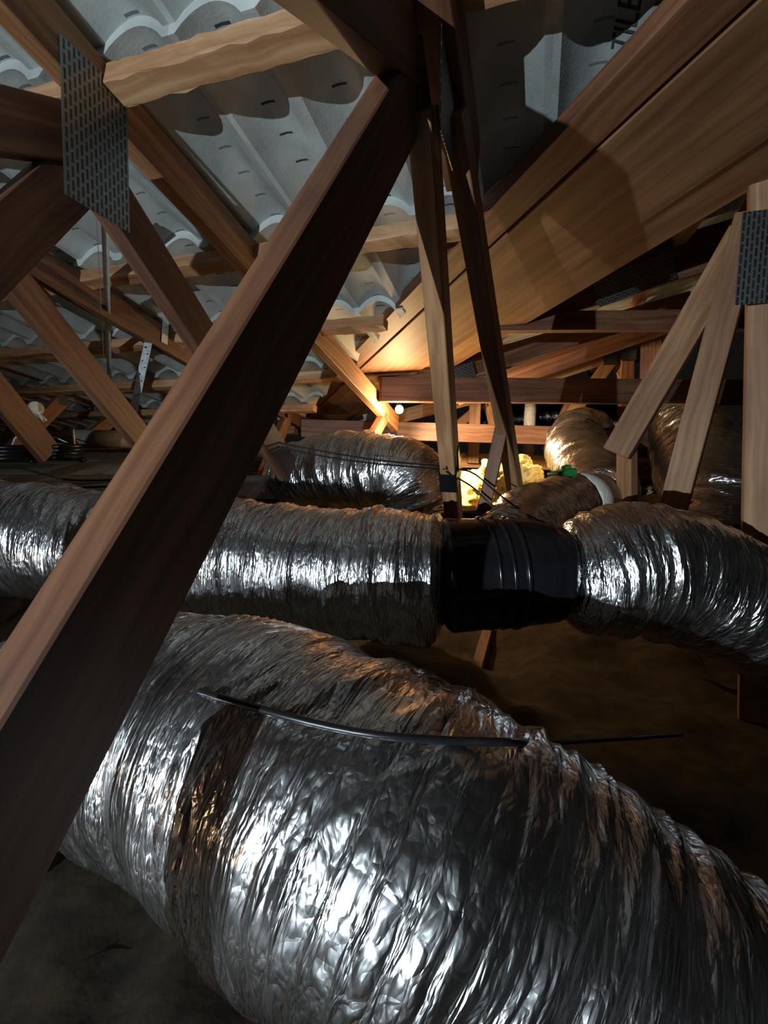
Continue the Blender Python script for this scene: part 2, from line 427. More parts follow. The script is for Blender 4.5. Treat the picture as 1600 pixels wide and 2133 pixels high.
def tile_mesh():
    W, LEN, TK = 0.30, 0.50, 0.018
    xs = [i * W / 24 for i in range(25)]
    def prof(x):
        q = (x % 0.15) - 0.075
        return 0.036 * max(0.0, cos(pi * q / 0.125)) ** 0.8 if abs(q) < 0.0625 else 0.0
    ys = [0, 0.02, LEN]
    v, f = [], []
    for s in (0, 1):
        for y in ys:
            for x in xs: v.append((x, y, prof(x) + s * TK - (0.004 if (s == 0 and y == 0) else 0)))
    n = len(xs); m_ = n * len(ys)
    for j in range(len(ys) - 1):
        for i in range(n - 1):
            a = j*n+i
            f.append((a, a+n, a+n+1, a+1)); f.append((m_+a, m_+a+1, m_+a+n+1, m_+a+n))
    for i in range(n - 1):
        f.append((i, i+1, m_+i+1, m_+i)); a = (len(ys)-1)*n+i; f.append((a, m_+a, m_+a+1, a+1))
    for j in range(len(ys)-1):
        a = j*n; f.append((a, m_+a, m_+a+n, a+n)); a = j*n+n-1; f.append((a, a+n, m_+a+n, m_+a))
    me = pydata('roof_tile', v, f)
    me.polygons.foreach_set('use_smooth', [True]*len(me.polygons)); me.materials.append(MATS['concrete_tile'])
    try: me.set_sharp_from_angle(angle=radians(40))
    except Exception: pass
    return me
TILE = tile_mesh()
def seen(M, pts, margin=140):
    best = False
    for p in pts:
        q = project(M @ Vector(p))
        if q and -margin < q[0] < 1600 + margin and -margin < q[1] < 1100: best = True
    return best
TILT = Matrix.Rotation(radians(2.2), 4, 'X')
def slope(name, label, origin, S, N, u_rows, x_range, keep, batten_ext, keep_b, CUT):
    root = thing(name, origin, label, 'roof', kind='structure')
    X = S.cross(N).normalized()
    base = Matrix((X, S, N)).transposed().to_4x4(); base.translation = origin
    corners = [(0, 0, 0), (.3, 0, 0), (0, .4, 0), (.3, .4, 0), (.15, .2, 0)]
    tiles = []
    for y in u_rows:
        for ix in range(int(x_range[0] / .30), int(x_range[1] / .30)):
            M = base @ Matrix.Translation((ix * .30, y - 0.03, 0.012)) @ TILT
            if not seen(M, corners): continue
            side = [keep(M @ Vector(c)) for c in corners[:4]]
            if max(side) < 0: continue
            if min(side) >= 0:
                me = TILE
            else:
                me = TILE.copy(); bm = bmesh.new(); bm.from_mesh(me)
                Mi = M.inverted(); p0 = Mi @ CUT[0]; nn = (Mi.to_3x3() @ CUT[1]).normalized()
                c_ = keep(V0 + VC * 3)            # sign of the kept side
                geom = bm.verts[:] + bm.edges[:] + bm.faces[:]
                bmesh.ops.bisect_plane(bm, geom=geom, plane_co=p0, plane_no=nn, clear_outer=c_ < 0, clear_inner=c_ > 0)
                if len(bm.faces) < 3: bm.free(); continue
                bm.to_mesh(me); bm.free()
            o = link_mesh('roof_tile', me, None, root, M); tiles.append((o, M))
    for y in u_rows:                          # one sawn batten under the head of every course
        a, b_ = batten_ext
        pa = None
        best = []
        k = a
        while k < b_:
            p = base @ Vector((k, y, -0.02))
            if keep_b(p) >= 0 and seen(Matrix.Identity(4), [p], 500): best.append(k)
            k += 0.02
        if not best or best[-1] - best[0] < 0.1: continue
        beam('batten', root, base @ Vector((best[0], y, -0.019)), base @ Vector((best[-1], y, -0.019)), 0.048, 0.036, N, 'batten_wood', waney=0.0022)
    return root, tiles, base
Sa = (D * cos(PA) - Vector((0, 0, sin(PA)))).normalized(); Na = (D * sin(PA) + Vector((0, 0, cos(PA)))).normalized()
rowsA = [0.82 / cos(PA) + GA * k - (0.07 if k < 1 else 0.0) for k in range(-2, 12)]
QA = V0 + VC * 0.07 - VD * 0.4; QB = V0 - VC * 0.01 + VD * 2.2
qd = (QB - QA); qd.z = 0; qd.normalize(); QN = Vector((qd.y, -qd.x, 0))
keepA = lambda p: -(p - QA).dot(QN)
roofA, tilesA, baseA = slope('roof', 'concrete tiled roof slope falling away beyond the trusses on timber battens', Vector((0, 0, HT)), Sa, Na, rowsA, (-4.8, 1.8), keepA, (-4.8, 1.8), lambda p: -(p - V0).dot(VC) - 0.01, (QA, QN))
Bh = Vector((-cos(TH), sin(TH), 0))
Sb = (Bh * cos(PA) - Vector((0, 0, sin(PA)))).normalized(); Nb = (Bh * sin(PA) + Vector((0, 0, cos(PA)))).normalized()
keepB = lambda p: (p - V0).dot(VC)
roofB, tilesB, baseB = slope('roof', 'dark concrete tiled roof slope rising to the right of the valley boards', V0 + Vector((0, 0, 0.085)), Sb, Nb, [-GA * k + 0.2 for k in range(0, 7)], (-1.2, 4.0), keepB, (-1.2, 4.0), lambda p: keepB(p) - 0.12, (V0, VC))

# the maker's word pressed into one tile near the valley
o_t = None; bd = 1e9
for o, M in tilesA:
    q = project(M @ Vector((0.17, 0.25, 0)))
    if q and (q[0]-1290)**2 + (q[1]-70)**2 < bd: bd = (q[0]-1290)**2 + (q[1]-70)**2; o_t, M_t = o, M
Mi_ = M_t.inverted(); e_ = Mi_ @ EYE; d_ = Mi_.to_3x3() @ ray(1306, 60); c_t = e_ + d_ * ((0.016 - e_.z) / d_.z)
def tile_prof(x):
    q = (x % 0.15) - 0.075
    return 0.036 * max(0.0, cos(pi * q / 0.125)) ** 0.8 if abs(q) < 0.0625 else 0.0
tx = lettering('TILE', o_t, M_t @ c_t, -(M_t.to_3x3() @ Vector((0, 1, 0))), -(M_t.to_3x3() @ Vector((0, 0, 1))), 0.046, 'groove', depth=0.0003)
Lm = PM[tx.name]; Li = Lm.inverted()
for v in tx.data.vertices:                 # follow the hollow of the tile
    p = Mi_ @ (Lm @ v.co); p.z = tile_prof(p.x) - 0.0006 - (0.0006 if v.co.z > 0 else 0); v.co = Li @ (M_t @ p)

# ------------------------------------------------------------------ valley boards
vb = thing('valley_board', V0 + VD * 1.5, 'three wide planks running side by side down the roof valley', 'board')
def vplank(c0, c1, zoff, mat, t=0.022, s0=-1.0, s1=2.9):
    c = (c0 + c1) / 2
    A = V0 + VC * c + VD * s0 + Vector((0, 0, zoff)); B = V0 + VC * c + VD * s1 + Vector((0, 0, zoff))
    return beam('plank', vb, A, B, (c1 - c0), t, Vector((0, 0, 1)), mat)
vplank(0.0, 0.088, 0.006, 'pine', 0.034)
vplank(0.098, 0.388, 0.0, 'plank')
vplank(0.394, 0.535, 0.010, 'plank')

# ------------------------------------------------------------------ parallel roof trusses (k counts away to the left)
def off(P, k): return P + E * (SPC * k)
WA, WB = Pd(843, 200, 0.67), Pd(45, 1600, 0.293)
def chord_at(u, k): return D * u + E * (V1 + SPC * k) + Vector((0, 0, H + 0.80 - PT * u))
UP3 = -ray(1233, 486).normalized()
truss_n = E

t1 = thing('roof_truss', D * 0.7 + E * V1, 'near timber roof truss whose thick diagonal web crosses the whole foreground', 'roof truss', 'parallel roof trusses')
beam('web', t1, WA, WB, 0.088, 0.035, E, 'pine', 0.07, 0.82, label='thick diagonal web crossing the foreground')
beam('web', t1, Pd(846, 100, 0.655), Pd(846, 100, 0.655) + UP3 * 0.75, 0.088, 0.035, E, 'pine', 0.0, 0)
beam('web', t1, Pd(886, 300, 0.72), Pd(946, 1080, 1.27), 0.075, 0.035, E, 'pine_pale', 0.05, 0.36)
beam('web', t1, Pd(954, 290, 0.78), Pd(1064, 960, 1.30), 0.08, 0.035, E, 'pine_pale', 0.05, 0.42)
beam('web', t1, Pd(1047, 884, 1.20), Pd(1003, 1085, 1.22), 0.032, 0.032, D, 'pine', 0.0, 0.9)
beam('top_chord', t1, chord_at(0.25, 0), chord_at(1.00, 0), 0.10, 0.060, E, 'pine')
beam('bottom_chord', t1, D * -0.6 + E * V1 + Vector((0, 0, 0.045)), D * 3.6 + E * V1 + Vector((0, 0, 0.045)), 0.09, 0.035, E, 'pine')
N1 = Pd(905, 190, 0.70)
plate(t1, N1 - E * 0.0195, Vector((0, 0, 1)), -E, 0.17, 0.10, 'dark punched nail plate')

t0 = thing('roof_truss', D * 1.0 + E * (V1 + SPC), 'second roof truss on the left with a large dark nail plate at its node', 'roof truss', 'parallel roof trusses')
beam('top_chord', t0, Pv(335, 335, 1), Pv(790, 845, 1), 0.09, 0.035, E, 'pine_pale', 0.30, 0.20)
beam('web', t0, off(WA, 1), off(WB, 1), 0.088, 0.035, E, 'pine', 0.0, 0.82)
beam('web', t0, Pv(235, 420, 1), Pv(440, 735, 1), 0.085, 0.035, E, 'pine', 0.15, 1.35)
beam('web', t0, off(Pd(846, 100, 0.655), 1), off(Pd(846, 100, 0.655), 1) + UP3 * 0.9, 0.088, 0.035, E, 'pine')
beam('web', t0, Pv(800, 868, 1), Pv(765, 930, 1), 0.06, 0.035, E, 'pine', 0, 2.5)
beam('bottom_chord', t0, D * -0.2 + E * (V1+SPC) + Vector((0, 0, 0.045)), D * 3.6 + E * (V1+SPC) + Vector((0, 0, 0.045)), 0.09, 0.035, E, 'pine')
plate(t0, Pv(185, 300, 1) - E * 0.0195, Vector((0, 0, 1)) + D * 0.05, -E, 0.24, 0.13, 'dark punched nail plate')

tm1 = thing('roof_truss', D * 1.4 + E * (V1 + 2*SPC), 'roof truss on the left whose top chord carries the hanging perforated strap', 'roof truss', 'parallel roof trusses')
beam('top_chord', tm1, Pv(75, 550, 2), Pv(645, 888, 2), 0.09, 0.035, E, 'pine', 0.25, 0.14)
beam('web', tm1, Pv(0, 548, 2), Pv(286, 905, 2), 0.088, 0.035, E, 'pine', 0.3, 0.25)
beam('web', tm1, off(WA, 2), off(WB, 2), 0.088, 0.035, E, 'pine', 0.0, 0.3)
plate(tm1, Pv(592, 862, 2) - E * 0.0195, VD, -E, 0.07, 0.05)
beam('web', tm1, Pv(598, 868, 2), Pv(575, 925, 2), 0.07, 0.035, E, 'pine', 0, 1.5)
tm2 = thing('roof_truss', D * 1.8 + E * (V1 + 3*SPC), 'third roof truss from the foreground web, crossing behind the metal angle bar', 'roof truss', 'parallel roof trusses')
beam('top_chord', tm2, Pv(57, 652, 3), Pv(367, 812, 3), 0.09, 0.035, E, 'pine', 0.4, 0.6)
beam('web', tm2, Pv(20, 846, 3), Pv(85, 925, 3), 0.10, 0.035, E, 'pine', 0.9, 0.3)
tm3 = thing('roof_truss', D * 2.2 + E * (V1 + 4*SPC), 'far left roof truss with two short pale webs above the coiled hose', 'roof truss', 'parallel roof trusses')
beam('top_chord', tm3, Pv(0, 745, 4), Pv(340, 862, 4), 0.10, 0.035, E, 'pine', 0.3, 0.3)
beam('web', tm3, Pv(133, 830, 4), Pv(45, 918, 4), 0.07, 0.035, E, 'pine_pale', 0.0, 0.2)
beam('web', tm3, Pv(283, 838, 4), Pv(200, 900, 4), 0.07, 0.035, E, 'pine_pale', 0.0, 0.2)
plate(tm3, Pv(127, 835, 4) - E * 0.0195, Vector((0, 0, 1)), -E, 0.05, 0.06)
plate(tm3, Pv(278, 846, 4) - E * 0.0195, Vector((0, 0, 1)), -E, 0.05, 0.06)
tm4 = thing('roof_truss', D * 2.6 + E * (V1 + 5*SPC), 'dimly lit lowest roof truss chord at the far left', 'roof truss', 'parallel roof trusses')
beam('top_chord', tm4, Pv(0, 812, 5), Pv(240, 868, 5), 0.10, 0.035, E, 'pine', 0.3, 0.5)

# ------------------------------------------------------------------ trusses under the other slope, to the right of the valley
YN = Vector((0, -1, 0.02))
tr = thing('roof_truss', Pu(1575, 900, 1.55), 'roof truss at the right edge with three pale webs fanning from one node', 'roof truss')
beam('web', tr, Pu(1553, 480, 1.62), Pu(1296, 925, 1.62), 0.078, 0.04, -D + Vector((-.5, 0, 0)), 'pine_pale', 0.1, 0.05)
beam('web', tr, Pu(1535, 560, 1.5), Pu(1400, 1070, 1.5), 0.066, 0.045, -D + Vector((-.5, 0, 0)), 'pine_pale', 0.2, 0.3)
beam('post', tr, Pu(1605, 560, 1.32), Pu(1583, 1470, 1.32), 0.085, 0.045, -D + Vector((-.3, 0, 0)), 'pine_pale', 0.2, 0.12)
beam('post', tr, Pu(1306, 925, 1.66), Pu(1306, 1080, 1.66), 0.05, 0.035, Vector((-1, -0.6, 0)), 'pine_pale', 0.0, 1.2)
plate(tr, Pu(1590, 535, 1.28), Vector((0, 0, 1)), -D, 0.19, 0.09, 'punched nail plate with glinting teeth')

q1 = thing('roof_truss', Pd(1300, 690, 1.9), 'dark near valley truss above the right webs with a wide nail plate', 'roof truss', 'trusses right of the valley')
beam('top_chord', q1, Pd(1030, 655, 1.85), Pd(1640, 470, 1.7), 0.15, 0.04, YN, 'pine', 0, 0)
beam('tie', q1, Pd(1010, 672, 1.82), Pd(1500, 668, 1.8), 0.07, 0.045, YN, 'pine', 0, 0.4)
plate(q1, Pd(1322, 582, 1.74), Pd(1400, 552, 1.70) - Pd(1240, 612, 1.74), YN, 0.28, 0.10, 'wide punched nail plate')
q2 = thing('roof_truss', Pd(1200, 820, 2.35), 'valley truss with the long dark tie crossing behind the two middle webs', 'roof truss', 'trusses right of the valley')
beam('tie', q2, Pd(790, 812, 2.3), Pd(1570, 818, 2.3), 0.115, 0.045, YN, 'pine', 0, 0.2)
beam('top_chord', q2, Pd(800, 815, 2.36), Pd(1290, 672, 2.36), 0.10, 0.035, YN, 'pine', 0, 0.3)
plate(q2, Pd(967, 772, 2.31), Pd(985, 766, 2.3) - Pd(945, 778, 2.3), YN, 0.10, 0.085)
q2b = thing('roof_truss', Pd(1180, 740, 2.6), 'dark sloping chord between the long tie and the orange stencilled chord', 'roof truss', 'trusses right of the valley')
beam('top_chord', q2b, Pd(1010, 806, 2.62), Pd(1300, 706, 2.62), 0.10, 0.035, YN, 'pine', 0.2, 0.3)
q3 = thing('roof_truss', Pd(1000, 900, 2.9), 'valley truss with an orange stencilled chord and low red-brown tie', 'roof truss', 'trusses right of the valley')
beam('tie', q3, Pd(660, 893, 2.85), Pd(1300, 912, 2.75), 0.105, 0.045, YN, 'pine', 0.05, 0.12)
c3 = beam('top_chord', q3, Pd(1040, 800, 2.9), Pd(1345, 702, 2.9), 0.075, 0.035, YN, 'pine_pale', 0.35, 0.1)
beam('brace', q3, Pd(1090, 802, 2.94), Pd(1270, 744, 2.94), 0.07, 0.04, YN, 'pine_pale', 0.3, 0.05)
lettering('28 285 PT', c3, Pd(1118, 773, 2.875), Pd(1140, 766, 2.87) - Pd(1100, 779, 2.87), YN, 0.055)
plate(q3, Pd(1308, 726, 2.86), Vector((1, 0, 0)), YN, 0.11, 0.13)
plate(q3, Pd(1272, 744, 2.855), Vector((1, 0, 0)), YN, 0.08, 0.09)
plate(q3, Pd(770, 869, 2.83), Pd(790, 862, 2.8) - Pd(750, 872, 2.8), YN, 0.07, 0.05)
beam('web', q3, Pd(1272, 752, 2.92), Pd(1150, 920, 2.92), 0.07, 0.035, YN, 'pine_pale')
beam('web', q3, Pd(1276, 752, 2.95), Pd(1302, 800, 2.95), 0.045, 0.035, YN, 'pine_pale', 0, 0)
beam('post', q3, Pd(1306, 745, 2.93), Pd(1300, 925, 2.93), 0.08, 0.035, YN, 'pine')
beam('post', q3, Pd(1350, 715, 2.8), Pd(1345, 920, 2.8), 0.075, 0.04, YN + Vector((-.4, 0, 0)), 'pine')
beam('post', q3, Pd(1380, 700, 2.9), Pd(1371, 800, 2.9), 0.06, 0.035, YN + Vector((-.6, 0, 0)), 'pine_pale')
q4 = thing('roof_truss', Pd(1000, 960, 3.4), 'farthest valley truss in the warm lamplight behind the yellow wool', 'roof truss', 'trusses right of the valley')
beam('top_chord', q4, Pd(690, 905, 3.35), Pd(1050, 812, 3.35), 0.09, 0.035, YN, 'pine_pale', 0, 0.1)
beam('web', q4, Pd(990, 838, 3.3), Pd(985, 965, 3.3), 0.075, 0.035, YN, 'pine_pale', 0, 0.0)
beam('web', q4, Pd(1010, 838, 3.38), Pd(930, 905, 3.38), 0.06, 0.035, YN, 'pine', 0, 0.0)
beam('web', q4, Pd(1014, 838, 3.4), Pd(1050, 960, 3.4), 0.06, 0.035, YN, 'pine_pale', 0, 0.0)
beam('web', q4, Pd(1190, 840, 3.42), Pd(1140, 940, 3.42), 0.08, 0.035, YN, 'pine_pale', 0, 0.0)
beam('bottom_chord', q4, Pd(640, 950, 3.4), Pd(1300, 968, 3.3), 0.10, 0.04, YN, 'pine_pale', 0.1, 0.1)
wp = thing('wall_plate', Pd(1350, 960, 2.6), 'short marked brown board with a notch behind the right webs', 'board')
b1_ = beam('board', wp, Pd(1290, 982, 2.55), Pd(1420, 984, 2.5), 0.085, 0.04, YN, 'pine')
beam('board', wp, Pd(1350, 948, 2.55), Pd(1440, 950, 2.5), 0.10, 0.04, YN, 'pine')
lettering('208', b1_, Pd(1346, 976, 2.505), Vector((1, 0, 0)), YN, 0.075)

# ------------------------------------------------------------------ ducts
def PP(*a): return [Pd(*q) for q in a]
big = duct('insulated_duct', PP((60, 1480, .86), (250, 1500, .74), (450, 1555, .62), (800, 1740, .475), (1140, 1985, .44), (1510, 2280, .41), (1720, 2430, .39)),
     [.14, .155, .157, .157, .157, .16, .16], 'foil', 'big crinkled silver foil duct filling the bottom foreground', 'duct', 'foil ducts', step=0.0032, nphi=300, seed=3, amp=1.0, skew=0.4)
duct('insulated_duct', PP((-260, 1110, 1.32), (100, 1128, 1.17), (500, 1168, 1.06), (800, 1198, .98), (935, 1208, .96)),
     [.13, .13, .13, .13, .126], 'foil', 'silver foil duct lying across behind the near web, left of the black sleeve', 'duct', 'foil ducts', step=0.004, nphi=200, seed=11, amp=1.25, skew=0.2, freq=0.85)
j = thing('duct_junction', Pd(1050, 1190, .97), 'black taped duct sleeve with raised ribs between two foil ducts', 'duct')
duct('sleeve', PP((905, 1200, .965), (960, 1196, .965), (1060, 1192, .965), (1140, 1194, .965), (1190, 1198, .965)), [.116, .112, .108, .098, .088], 'black_tape', None, parent=j, step=0.004, nphi=120, seed=31, amp=0.25, skew=0.1)
for k, x in enumerate((1005, 1032, 1058)):
    P_ = Pd(x, 1192, .965); ax = (Pd(x + 10, 1192, .965) - P_).normalized(); ax = (ax + Vector((0, 0.12, 0.05))).normalized()
    ring = []
    n1_ = Vector((0, 0, 1)); n1_ = (n1_ - ax*n1_.dot(ax)).normalized(); n2_ = ax.cross(n1_)
    for a in range(49): ring.append(P_ + (n1_*cos(2*pi*a/48) + n2_*sin(2*pi*a/48)) * 0.1085)
    link_mesh('rib', tube_mesh('rib', ring, 0.005, 8), 'black_tape', j, None, True)
duct('insulated_duct', PP((1165, 1200, .965), (1215, 1198, .97), (1290, 1190, .98), (1390, 1195, 1.0), (1490, 1235, 1.03), (1610, 1300, 1.06), (1740, 1370, 1.1)),
     [.080, .112, .128, .130, .128, .126, .126], 'foil', 'silver foil duct gathered into the right end of the black sleeve', 'duct', 'foil ducts', step=0.004, nphi=200, seed=17, amp=1.2, skew=0.25, freq=0.85)
duct('insulated_duct', PP((605, 985, 2.02), (655, 985, 1.86), (760, 982, 1.68), (835, 990, 1.62), (868, 1040, 1.62), (862, 1130, 1.7), (850, 1230, 1.8)),
     [.115, .125, .13, .13, .13, .13, .13], 'foil', 'silver foil duct bending down beside the yellow wool', 'duct', 'foil ducts', step=0.005, nphi=150, seed=5, amp=1.4, freq=0.75)
duct('insulated_duct', PP((1050, 1150, 1.12), (1085, 1105, 1.2), (1140, 1068, 1.32), (1195, 1050, 1.45)),
     [.085, .088, .09, .088], 'foil', 'short silver foil duct between the black sleeve and the white collar', 'duct', 'foil ducts', step=0.005, nphi=120, seed=7, amp=1.1, freq=0.8)
# white collar with damper motor
C0, C1 = Pd(1192, 1050, 1.44), Pd(1232, 1043, 1.56)
dm = thing('damper_collar', (C0 + C1) / 2, 'white damper collar with a bright green motor box', 'damper')
def ringwall(A, B, r0_, r1_, seg=40):
    ax = (B-A).normalized(); n = Vector((0, 0, 1)); n = (n-ax*n.dot(ax)).normalized(); bb = ax.cross(n); v, f = [], []
    for P_, r in ((A, r0_), (B, r0_), (B, r1_), (A, r1_)):
        for i in range(seg): a = 2*pi*i/seg; v.append(P_ + (n*cos(a)+bb*sin(a))*r)
    for k in range(4):
        for i in range(seg): f.append((k*seg+i, k*seg+(i+1) % seg, ((k+1) % 4)*seg+(i+1) % seg, ((k+1) % 4)*seg+i))
    return pydata('ring', v, f)
link_mesh('collar', ringwall(C0, C1, .092, .084), 'collar_grey', dm, None, True)
ax = (C1-C0).normalized(); upc = Vector((0, 0, 1)); upc = (upc - ax*upc.dot(ax)).normalized()
def rounded_box(name, lx, ly, lz, bev, seg=3):
    bm = bmesh.new(); bmesh.ops.create_cube(bm, size=1)
    bmesh.ops.scale(bm, vec=(lx, ly, lz), verts=bm.verts); bmesh.ops.bevel(bm, geom=bm.edges[:], offset=bev, segments=seg, affect='EDGES', profile=0.6)
    me = bpy.data.meshes.new(name); bm.to_mesh(me); bm.free(); return me
Mg = Matrix.Translation(Pd(1172, 993, 1.40)) @ Matrix.Rotation(radians(-12), 4, 'Y') @ Matrix.Rotation(radians(20), 4, 'Z')
mo = link_mesh('motor_box', rounded_box('motor_box', .068, .055, .040, .008), 'green_plastic', dm, Mg, True)
link_mesh('motor_cap', rounded_box('motor_cap', .022, .022, .022, .005), 'green_plastic', mo, Mg @ Matrix.Translation((.018, 0, .02)), True)
link_mesh('spindle', rounded_box('spindle', .012, .02, .012, .004), 'dark_green_plastic', mo, Mg @ Matrix.Translation((-.008, -.022, -.004)), True)
duct('insulated_duct', PP((1238, 1042, 1.58), (1245, 1020, 1.75), (1225, 975, 2.0), (1200, 935, 2.3), (1200, 905, 2.7), (1230, 895, 3.1)),
     [.10, .125, .128, .128, .125, .12], 'foil', 'silver foil duct climbing away behind the green motor box', 'duct', 'foil ducts', step=0.006, nphi=140, seed=23, amp=1.4, freq=0.75)
duct('insulated_duct', PP((1500, 1180, 1.65), (1490, 1090, 1.75), (1480, 1000, 1.95), (1450, 930, 2.3), (1420, 880, 2.8), (1400, 850, 3.3)),
     [.17, .18, .185, .185, .18, .17], 'foil', 'large silver foil duct standing behind the right edge webs', 'duct', 'foil ducts', step=0.006, nphi=160, seed=29, amp=1.7, freq=0.7)
duct('insulated_duct', PP((1000, 880, 4.1), (1100, 872, 4.0), (1180, 868, 3.95), (1290, 885, 3.9), (1350, 960, 3.85), (1365, 1060, 3.8), (1365, 1100, 3.8)), [.13]*7, 'black_foil', 'glossy black wrapped duct far behind the ties', 'duct', step=0.012, nphi=80, seed=37, amp=0.8)
# pale pipe in front of it
o = link_mesh('vent_pipe', tube_mesh('vent_pipe', [Pd(1106, 842, 3.7), Pd(1104, 870, 3.7), Pd(1102, 930, 3.7), Vector((Pd(1102, 930, 3.7).x, Pd(1102, 930, 3.7).y, 0.01))], 0.045, 24), 'collar_grey', None, None, True); tag(o, 'pale upright pipe far behind the ties', 'pipe')
# dark green controller box at the right
cb = thing('controller_box', Pd(1530, 1110, 1.35), 'dark green plastic box behind the right edge post', 'box')
Mb = Matrix.Translation(Pd(1540, 1112, 1.35)) @ Matrix.Rotation(radians(8), 4, 'Z')
bx_ = link_mesh('case', rounded_box('case', .12, .08, .05, .008), 'dark_green_plastic', cb, Mb, True)
link_mesh('lid', rounded_box('lid', .126, .086, .012, .004), 'dark_green_plastic', bx_, Mb @ Matrix.Translation((0, 0, .027)), True)

# ------------------------------------------------------------------ yellow glasswool
def wool_heap(name, C, sx_, sy_, sz_, seed, sub=5):
    bm = bmesh.new(); bmesh.ops.create_icosphere(bm, subdivisions=sub, radius=1)
    from mathutils import noise as mn
    for v in bm.verts:
        p = v.co.copy(); q = p + Vector((seed*3.1, seed*1.7, 0))
        d_ = 0.30*mn.noise(q*1.6) + 0.24*abs(mn.noise(q*3.5)) + 0.12*mn.noise(q*8) + 0.05*mn.noise(q*18)
        v.co = Vector((p.x*sx_, p.y*sy_, p.z*sz_)) * (1 + d_)
    me = bpy.data.meshes.new(name); bm.to_mesh(me); bm.free()
    return link_mesh(name, me, 'glasswool', None, Matrix.Translation(C), True)
tag(wool_heap('glasswool_heap', Pd(1062, 1005, 2.30), .15, .13, .125, 1), 'billowing heap of bright yellow glasswool beside the climbing duct', 'insulation')
tag(wool_heap('glasswool_heap', Pd(965, 1030, 2.62), .22, .14, .12, 2), 'flat tan-yellow glasswool batt behind the taped web', 'insulation')
tag(wool_heap('glasswool_heap', Pd(1355, 1056, 1.72), .042, .04, .04, 3, 4), 'small lump of yellow glasswool between the right webs', 'insulation')

# ------------------------------------------------------------------ lamp in the far roof space
lm = thing('work_lamp', Pd(832, 853, 2.33), 'glowing bare bulb under the far end of the long tie', 'lamp')
LP = Pd(832, 853, 2.33)
bm = bmesh.new(); bmesh.ops.create_uvsphere(bm, u_segments=20, v_segments=12, radius=0.02); me = bpy.data.meshes.new('bulb'); bm.to_mesh(me); bm.free()
link_mesh('bulb', me, 'bulb_glass', lm, Matrix.Translation(LP), True)
link_mesh('lamp_holder', tube_mesh('lamp_holder', [LP + Vector((0, 0.016, 0.012)), LP + Vector((0, 0.05, 0.03))], 0.014, 14), 'black_rubber', lm, None, True)
pl_ = point('lamp_light', LP + Vector((0.0, -0.03, -0.03)), 19, (1.0, 0.66, 0.33), 0.03)
attach(pl_, lm)
sl_ = spot('lamp_beam', LP + Vector((0.02, 0.0, -0.03)), Pd(1060, 1000, 2.65), 110, (1.0, 0.72, 0.40), 118, 0.03, 0.5)
PM[sl_.name] = Matrix.Translation(sl_.location)
sl_.parent = lm; sl_.matrix_parent_inverse = parent_matrix(lm).inverted()

# ------------------------------------------------------------------ cables
bvh = BVHTree.FromPolygons([v.co.copy() for v in big.data.vertices], [tuple(p.vertices) for p in big.data.polygons])
pts = []
for px, py, dd in ((290, 1395, .60), (315, 1408, .58), (450, 1450, .5), (580, 1488, .5), (690, 1515, .5), (790, 1532, .5), (900, 1541, .5), (1000, 1545, .5), (1080, 1546, .5), (1180, 1545, .62), (1300, 1538, .70), (1420, 1530, .8)):
    h_ = bvh.ray_cast(EYE, ray(px, py).normalized())
    pts.append(h_[0] - ray(px, py).normalized() * 0.012 if h_[0] is not None and px > 330 else Pd(px, py, dd))
cable('power_cable', pts, 0.0034, 'black_rubber', 'black cable draped across the big foreground duct', 'cable')
tap = thing('tape_wrap', Pd(944, 980, 1.2), 'black tape wound round the middle web holding the cables', 'tape')
w1a, w1b = Pd(886, 300, 0.72), Pd(946, 1080, 1.27); dw = (w1b-w1a)
def on_w1(py):
    lo, hi = -0.1, 1.5
    for _ in range(50):
        m_ = (lo+hi)/2
        if project(w1a+dw*m_)[1] < py: lo = m_
        else: hi = m_
    return w1a+dw*m_
beam('wrap', tap, on_w1(967), on_w1(1002), 0.082, 0.042, E, 'black_tape')
beam('tail', tap, on_w1(935) - E*0.026 - D*0.03, on_w1(975) - E*0.024 - D*0.02, 0.022, 0.004, E, 'black_tape', label='loose torn end of the tape')
tp_ = on_w1(972)
cable('thin_cable', [Pd(480, 895, 1.5), Pd(560, 917, 1.45), Pd(700, 945, 1.38), Pd(820, 962, 1.28), tp_ - D*0.05 + Vector((0, 0, .004))], 0.0022, 'black_rubber', 'upper thin black cable strung from the near web to the tape', 'cable', 'thin cables to the tape')
cable('thin_cable', [Pd(480, 903, 1.5), Pd(560, 926, 1.45), Pd(700, 955, 1.38), Pd(820, 969, 1.28), tp_ - D*0.05 - Vector((0, 0, .004))], 0.0022, 'black_rubber', 'lower thin black cable strung from the near web to the tape', 'cable', 'thin cables to the tape')
cable('thin_cable', [tp_ - D*0.05, Pd(985, 985, 1.18), Pd(1040, 1030, 1.15), Pd(1110, 1078, 1.08), Pd(1200, 1110, 1.0), Pd(1290, 1122, 0.9)], 0.0022, 'black_rubber', 'thin black cable running from the tape down over the short duct', 'cable', 'thin cables from the tape')
cable('thin_cable', [tp_ - D*0.05 - Vector((0, 0, .01)), Pd(985, 1015, 1.18), Pd(1030, 1055, 1.16), Pd(1075, 1062, 1.2), Pd(1110, 1035, 1.3), Pd(1150, 1008, 1.37)], 0.0022, 'black_rubber', 'thin black cable looping from the tape up to the green motor box', 'cable', 'thin cables from the tape')
o = link_mesh('flexible_hose', tube_mesh('flexible_hose', resample(catmull(PP((925, 1078, 1.48), (960, 1074, 1.42), (1000, 1073, 1.39), (1045, 1078, 1.36)), 8), .02)[0], .016, 12), 'black_rubber', None, None, True); tag(o, 'black hose lying behind the black sleeve at the foot of the middle webs', 'hose')

